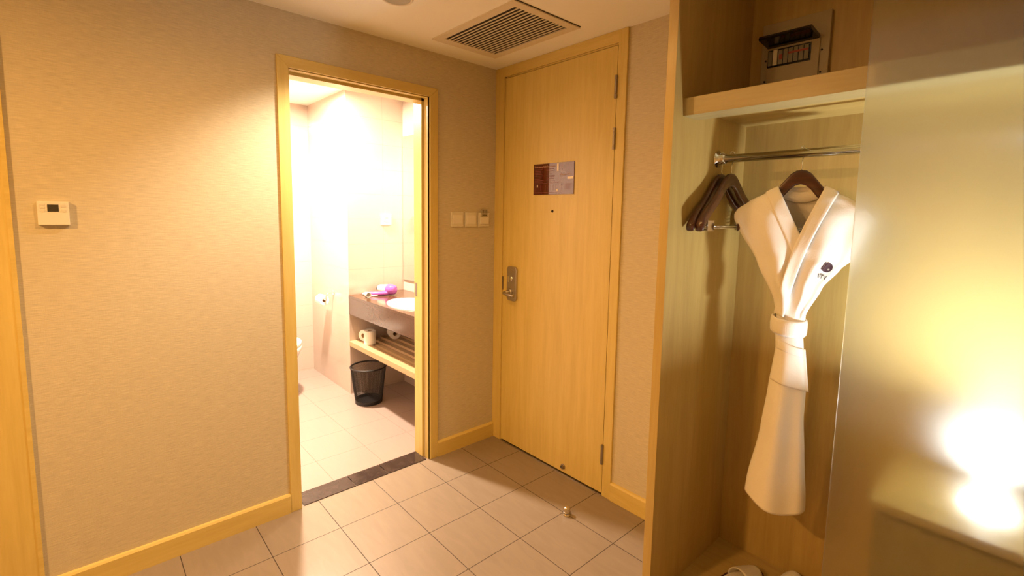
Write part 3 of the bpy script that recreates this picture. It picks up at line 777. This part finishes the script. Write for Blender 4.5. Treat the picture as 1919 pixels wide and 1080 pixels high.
sl1 = slipper((1.840, -0.017, 0.1065), math.radians(6), 'white slipper with a dark piped edge touching the wardrobe back panel')
sl2 = dup(sl1, (1.740, -0.104, 0.1065), math.radians(-14), 'white slipper with a dark piped edge, set left of and in front of the other')

# low cabinet and lamp behind the frosted glass
cb = root('low_cabinet', (2.6, -0.25, 0.106), 'low wooden cabinet seen blurred behind the frosted glass door', 'cabinet')
obj('cabinet_top', B(((2.115, -0.490, 0.728), (3.165, -0.014, 0.752))), M_WARDX, cb, bevel=0.001)
cbody = obj('cabinet_body', B(((2.125, -0.470, 0.107), (3.165, -0.014, 0.727))), M_CABI, cb)
for x0, x1 in ((2.135, 2.645), (2.650, 3.160)):
    dd = obj('cabinet_door', B(((x0, -0.486, 0.115), (x1, -0.471, 0.720))), M_CABI, cb, bevel=0.001)
    obj('knob', lathe(((x1-0.04) if x0 < 2.3 else (x0+0.04), -0.486, 0.62), (0, -1, 0), [(0.006, 0), (0.006, 0.010), (0.012, 0.014), (0.012, 0.020), (0.004, 0.022)], 16), M_CHROME, dd, smooth=True)
lp = root('small_lamp', (2.325, -0.320, 0.7525), 'bright white lamp glowing behind the frosted glass door', 'lamp')
LX, LY = 2.325, -0.320
obj('lamp_base', lathe((LX, LY, 0.7525), (0, 0, 1), [(0.045, 0), (0.045, 0.006), (0.014, 0.014), (0.009, 0.02), (0.009, 0.110), (0.020, 0.120), (0.050, 0.134), (0.060, 0.148), (0.058, 0.148), (0.047, 0.138), (0.001, 0.134)], 32, False), M_BOWL, lp, smooth=True)
obj('light_disc', lathe((LX, LY, 0.893), (0, 0, 1), [(0.046, 0), (0.046, 0.004), (0.001, 0.006)], 32), M_BULB, lp, smooth=True)

# ================================================================== BATHROOM
VX0, VX1, VYF, VYB = -1.294, -0.146, -0.430, 0.059
vn = root('vanity_counter', (-0.72, -0.2, 0.655), 'polished brown stone vanity counter with a white oval basin in the bathroom alcove', 'counter')
# top slab with an oval cut-out
bcx, bcy, brx, bry = -0.640, -0.205, 0.275, 0.185
bm = bmesh.new(); NE = 48
inn = [bm.verts.new((bcx+brx*math.cos(2*math.pi*k/NE), bcy+bry*math.sin(2*math.pi*k/NE), 0.812)) for k in range(NE)]
outv = []
for k in range(NE):
    a = 2*math.pi*k/NE; c_, s_ = math.cos(a), math.sin(a)
    tx = ((VX1-bcx)/c_ if c_ > 0 else (VX0-bcx)/c_) if abs(c_) > 1e-6 else 1e9
    ty = ((VYB-bcy)/s_ if s_ > 0 else (VYF-bcy)/s_) if abs(s_) > 1e-6 else 1e9
    t = min(tx, ty); outv.append(bm.verts.new((bcx+c_*t, bcy+s_*t, 0.812)))
for k in range(NE): bm.faces.new((inn[k], inn[(k+1) % NE], outv[(k+1) % NE], outv[k]))
# square off the corners
cor = [bm.verts.new((x, y, 0.812)) for x, y in ((VX1, VYB), (VX0, VYB), (VX0, VYF), (VX1, VYF))]
for cv in cor:
    best = None
    for k in range(NE):
        a, b = outv[k].co, outv[(k+1) % NE].co
        if abs(a.x-b.x) > 1e-5 and abs(a.y-b.y) > 1e-5 and abs((a.x if abs(a.x-cv.co.x) < 1e-4 else b.x)-cv.co.x) < 1e-4 and abs((a.y if abs(a.y-cv.co.y) < 1e-4 else b.y)-cv.co.y) < 1e-4:
            best = k
    if best is not None: bm.faces.new((outv[best], outv[(best+1) % NE], cv))
r_ = bmesh.ops.extrude_face_region(bm, geom=list(bm.faces))
bmesh.ops.translate(bm, verts=[e for e in r_['geom'] if isinstance(e, bmesh.types.BMVert)], vec=(0, 0, -0.02))
top = obj('counter_top', bm, M_STONE, vn)
obj('apron', B(((VX0, VYF, 0.660), (VX1, VYF+0.020, 0.7915))), M_STONE, vn, bevel=0.001)
bm = bmesh.new(); R = []
for rr_, zz in ((1.0, 0.812), (1.0, 0.818), (0.955, 0.819), (0.93, 0.810), (0.86, 0.76), (0.70, 0.70), (0.40, 0.672), (0.08, 0.668)):
    R.append([bm.verts.new((bcx+brx*rr_*math.cos(2*math.pi*k/NE), bcy+bry*rr_*math.sin(2*math.pi*k/NE), zz)) for k in range(NE)])
for a, b in zip(R, R[1:]):
    for k in range(NE): bm.faces.new((a[k], a[(k+1) % NE], b[(k+1) % NE], b[k]))
bm.faces.new(R[-1])
obj('basin', bm, M_CERAM, vn, smooth=True, label='white oval ceramic basin')
fc = obj('faucet', join(lathe((bcx, 0.005, 0.812), (0, 0, 1), [(0.024, 0), (0.024, 0.006), (0.017, 0.010), (0.016, 0.09), (0.012, 0.10)], 20), tube(smoothpath([(bcx, 0.005, 0.885), (bcx, -0.04, 0.905), (bcx, -0.10, 0.895), (bcx, -0.115, 0.875)], 4), 0.010, 12)), M_CHROME, vn, smooth=True)
# slatted shelf under the counter
vs = root('slatted_shelf', (-0.72, -0.2, 0.396), 'pale wooden slatted shelf under the bathroom counter', 'shelf')
obj('front_rail', B(((VX0, -0.430, 0.400), (VX1, -0.345, 0.440))), M_BEECH, vs, bevel=0.002)
for k in range(5):
    y0 = -0.318+0.076*k
    obj('slat', B(((VX0+0.001, y0, 0.420), (VX1, y0+0.046, 0.438))), M_BEECH, vs, bevel=0.0015)
for x in (-1.283, -0.72, -0.160): obj('cross_bar', B(((x-0.01, -0.3449, 0.400), (x+0.01, 0.045, 0.4195))), M_MAPLEY, vs)
# mirror
mr = root('wall_mirror', (-0.72, 0.058, 0.905), 'wide frameless mirror on the wall behind the basin', 'mirror')
obj('mirror_glass', B(((-1.290, 0.053, 0.905), (-0.150, 0.0595, 2.10))), M_MIRROR, mr)
obj('mirror_edge', B(((-1.290, 0.0505, 0.897), (-0.150, 0.0595, 0.9045))), M_STEEL, mr)
# outlet
ot = root('wall_outlet', (-1.295, -0.10, 1.37), 'white square power outlet on the tiled bathroom wall', 'outlet')
obj('plate', B(((-1.2948, -0.148, 1.368), (-1.285, -0.056, 1.456))), M_WHITEP, ot, bevel=0.002)
obj('socket', lathe((-1.285, -0.102, 1.412), (1, 0, 0), [(0.021, 0), (0.021, 0.002), (0.018, 0.002), (0.017, -0.004), (0.002, -0.004)], 24, False), M_WHITEP2, ot)
# toilet-paper holder
tp = root('toilet_paper_holder', (-1.62, -0.425, 0.74), 'chrome toilet paper holder on the tiled bathroom wall', 'holder')
bm = lathe((-1.612, -0.4252, 0.790), (0, -1, 0), [(0.022, 0), (0.022, 0.006), (0.010, 0.010)], 20)
add_tube(bm, smoothpath([(-1.612, -0.432, 0.790), (-1.606, -0.470, 0.788), (-1.603, -0.492, 0.770), (-1.603, -0.495, 0.742), (-1.62, -0.495, 0.738)], 4), 0.0055, 10)
obj('holder_arm', bm, M_CHROME, tp, smooth=True)
obj('rod', tube([(-1.600, -0.495, 0.738), (-1.745, -0.495, 0.738)], 0.007, 12), M_CHROME, tp, smooth=True)
def roll(name, loc, label, group=None, rot=(0, 0, 0), ro=0.050, ri=0.019, h=0.10, cat='toilet paper'):
    r = root(name, loc, label, cat, group); r.rotation_euler = rot
    obj('paper', lathe((0, 0, 0), (0, 0, 1), [(ri, 0.0), (ro-0.002, 0.0), (ro, 0.003), (ro, h-0.003), (ro-0.002, h), (ri, h), (ri, 0.0)], 36, False), M_PAPERR, r, smooth=False, local=True)
    obj('cardboard_core', lathe((0, 0, 0), (0, 0, 1), [(ri-0.0004, 0.001), (ri-0.0004, h-0.001), (ri-0.002, h-0.001), (ri-0.002, 0.001), (ri-0.0004, 0.001)], 28, False), M_CARD, r, smooth=True, local=True)
    return r
roll('toilet_paper_roll', (-1.735, -0.495, 0.728), 'partly used white toilet paper roll hanging on the chrome holder', None, (0, HY, 0), 0.042, 0.017, 0.10)
t1 = roll('toilet_paper_roll', (-1.118, -0.338, 0.4405), 'white toilet paper roll standing upright at the shelf front', 'toilet paper rolls on the slatted shelf', (0, 0, 0), 0.046, 0.018, 0.105)
t2 = dup(t1, (-1.262, -0.255, 0.4870), None, 'white toilet paper roll lying on its side at the left end of the shelf', rot=(math.radians(90), 0, math.radians(25)))
t3 = dup(t1, (-1.215, -0.095, 0.4870), None, 'white toilet paper roll lying on its side behind the upright roll', rot=(math.radians(90), 0, math.radians(75)))

# hair dryer on the counter
hd = root('hair_dryer', (-1.17, -0.18, 0.812), 'purple and white hair dryer lying on the bathroom counter', 'hair dryer')
ddir = Vector((0.93, 0.36, 0)).normalized(); c0 = Vector((-1.215, -0.200, 0.8575))
obj('barrel', lathe(c0, ddir, [(0.020, -0.012), (0.026, -0.010), (0.029, 0.0), (0.034, 0.04), (0.038, 0.085)], 28), M_WHITEP, hd, smooth=True)
obj('motor_housing', lathe(c0, ddir, [(0.0385, 0.084), (0.042, 0.090), (0.042, 0.125), (0.036, 0.150), (0.020, 0.162)], 28), M_PURPLE, hd, smooth=True, label='purple rear housing')
obj('nozzle', lathe(c0, ddir, [(0.012, -0.022), (0.022, -0.020), (0.022, -0.011), (0.012, -0.011)], 24), M_DARK, hd)
hp = smoothpath([c0+ddir*0.11+Vector((0, 0, -0.022)), c0+ddir*0.10+Vector((0.006, -0.045, -0.028)), c0+ddir*0.06+Vector((0.010, -0.085, -0.029)), c0+ddir*0.02+Vector((0.012, -0.110, -0.030))], 5)
obj('handle', tube(hp, [0.018-0.004*i/len(hp) for i in range(len(hp))], 14), M_PURPLE, hd, smooth=True)
cp = []
for k in range(50):
    a = 2*math.pi*k/25; cp.append((-1.245+0.040*math.cos(a)+0.0006*k, -0.300+0.034*math.sin(a), 0.8165+0.0002*k))
cp += [(-1.175, -0.300, 0.818), (-1.13, -0.305, 0.818), (-1.105, -0.275, 0.822)]
obj('power_cord', tube(smoothpath(cp, 2), 0.0042, 8), M_WHITEP, hd, smooth=True, label='coiled white cord')
cup = root('toothbrush_cup', (-1.135, -0.345, 0.812), 'short clear-white cup lying at the counter edge before the dryer', 'cup')
obj('cup_body', lathe((-1.150, -0.350, 0.8335), (0.95, -0.10, 0.0), [(0.015, 0), (0.019, 0.003), (0.021, 0.060), (0.019, 0.060), (0.017, 0.006), (0.001, 0.006)], 24, False), M_CERAM, cup, smooth=True)

# waste bin: wire mesh
bn = root('waste_bin', (-1.055, -0.385, 0), 'black wire mesh waste bin on the bathroom floor', 'bin')
bc = Vector((-1.055, -0.385, 0)); r0, r1, bh = 0.101, 0.133, 0.285
bm = bmesh.new(); NA, NV = 110, 44; R = []
for j in range(NV+1):
    t = j/NV; r = r0+(r1-r0)*t; z = 0.022+(bh-0.025)*t
    R.append([bm.verts.new(bc+Vector((r*math.cos(2*math.pi*(k+0.5*(j % 2))/NA), r*math.sin(2*math.pi*(k+0.5*(j % 2))/NA), z))) for k in range(NA)])
for j in range(NV-1):
    if j % 2: continue
    for k in range(NA):
        # diamonds spanning two rows
        a = R[j][k]; c_ = R[j+2][k] if j+2 <= NV else None
        if c_ is None: continue
        l = R[j+1][k-1]; rr2 = R[j+1][k]
        bm.faces.new((a, rr2, c_, l))
for j in range(1, NV-1, 2):
    for k in range(NA):
        a = R[j][k]; c_ = R[j+2][k] if j+2 <= NV else None
        if c_ is None: continue
        bm.faces.new((a, R[j+1][(k+1) % NA], c_, R[j+1][k]))
for v in list(bm.verts):
    if not v.link_faces: bm.verts.remove(v)
ms = obj('mesh_wall', bm, M_BLACK, bn)
wf = ms.modifiers.new('w', 'WIREFRAME'); wf.thickness = 0.0021; wf.use_even_offset = False
obj('rim', tube([bc+Vector((r1*math.cos(2*math.pi*k/48), r1*math.sin(2*math.pi*k/48), bh)) for k in range(48)], 0.0062, 10, closed=True), M_BLACK, bn, smooth=True)
obj('bottom', lathe(bc, (0, 0, 1), [(r0-0.002, 0), (r0+0.001, 0.002), (r0+0.002, 0.030), (r0, 0.030), (r0-0.003, 0.006), (0.001, 0.006)], 48, False), M_BLACK, bn)

# toilet (only the edge of its bowl shows beside the jamb)
tl = root('toilet', (-1.80, -0.885, 0), 'white ceramic toilet at the far bathroom wall, mostly hidden behind the door frame', 'toilet')
tx, ty = -1.66, -0.885
bm = bmesh.new(); R = []
for z, rx, ry, off in ((0, 0.15, 0.105, -0.05), (0.06, 0.14, 0.10, -0.05), (0.18, 0.15, 0.115, -0.03), (0.28, 0.20, 0.155, -0.01), (0.36, 0.235, 0.185, 0), (0.40, 0.245, 0.192, 0), (0.405, 0.235, 0.182, 0), (0.395, 0.17, 0.125, 0), (0.30, 0.12, 0.09, 0), (0.22, 0.05, 0.04, 0)):
    R.append([bm.verts.new((tx+off+rx*math.cos(2*math.pi*k/40), ty+ry*math.sin(2*math.pi*k/40), z)) for k in range(40)])
for a, b in zip(R, R[1:]):
    for k in range(40): bm.faces.new((a[k], a[(k+1) % 40], b[(k+1) % 40], b[k]))
bm.faces.new(R[0][::-1]); bm.faces.new(R[-1])
obj('bowl', bm, M_CERAM, tl, smooth=True)
obj('seat_lid', join(prism([(tx+0.245*math.cos(2*math.pi*k/40), ty+0.190*math.sin(2*math.pi*k/40)) for k in range(40)], lambda a, b, d: Vector((a, b, d)), 0.407, 0.430)), M_CERAM, tl, bevel=0.006)
obj('tank', B(((-2.113, ty-0.19, 0.36), (-1.93, ty+0.19, 0.76))), M_CERAM, tl, bevel=0.02, seg=4)
obj('tank_lid', B(((-2.113, ty-0.20, 0.762), (-1.92, ty+0.20, 0.79))), M_CERAM, tl, bevel=0.006)

# lit ceiling fixtures of the bathroom and hall, and one added for the fill
def fixture(c, label, glow, r=0.075):
    f = root('recessed_downlight', (c[0], c[1], c[2]), label, 'ceiling lamp')
    obj('trim_ring', lathe(c, (0, 0, -1), [(r, 0.0004), (r+0.016, 0.0004), (r+0.014, 0.006), (r, 0.007), (r, 0.0004)], 36, False), M_WHITEP, f, smooth=True)
    obj('lens', lathe(c, (0, 0, -1), [(r, 0.003), (0.001, 0.003)], 36, False), glow, f)
    return f
fixture((-1.18, -0.85, 2.4), 'glowing round ceiling lamp in the middle of the bathroom', M_BATHDISC)
fixture((-0.62, -0.16, 2.4), 'glowing round ceiling lamp above the bathroom basin', M_BATHDISC, 0.05)
M_HALLDISC = emit('hall_lamp_glow', (1.0, 0.6, 0.28), 8)
fixture((0.98, -1.50, HC), 'glowing round downlight in the hall ceiling beyond the top of the picture', M_HALLDISC, 0.05)
fixture((1.00, -3.30, HC), 'added round fill light in the ceiling behind the camera, outside the picture', M_HALLDISC, 0.06)  # added disc for the fill light, not a known lamp
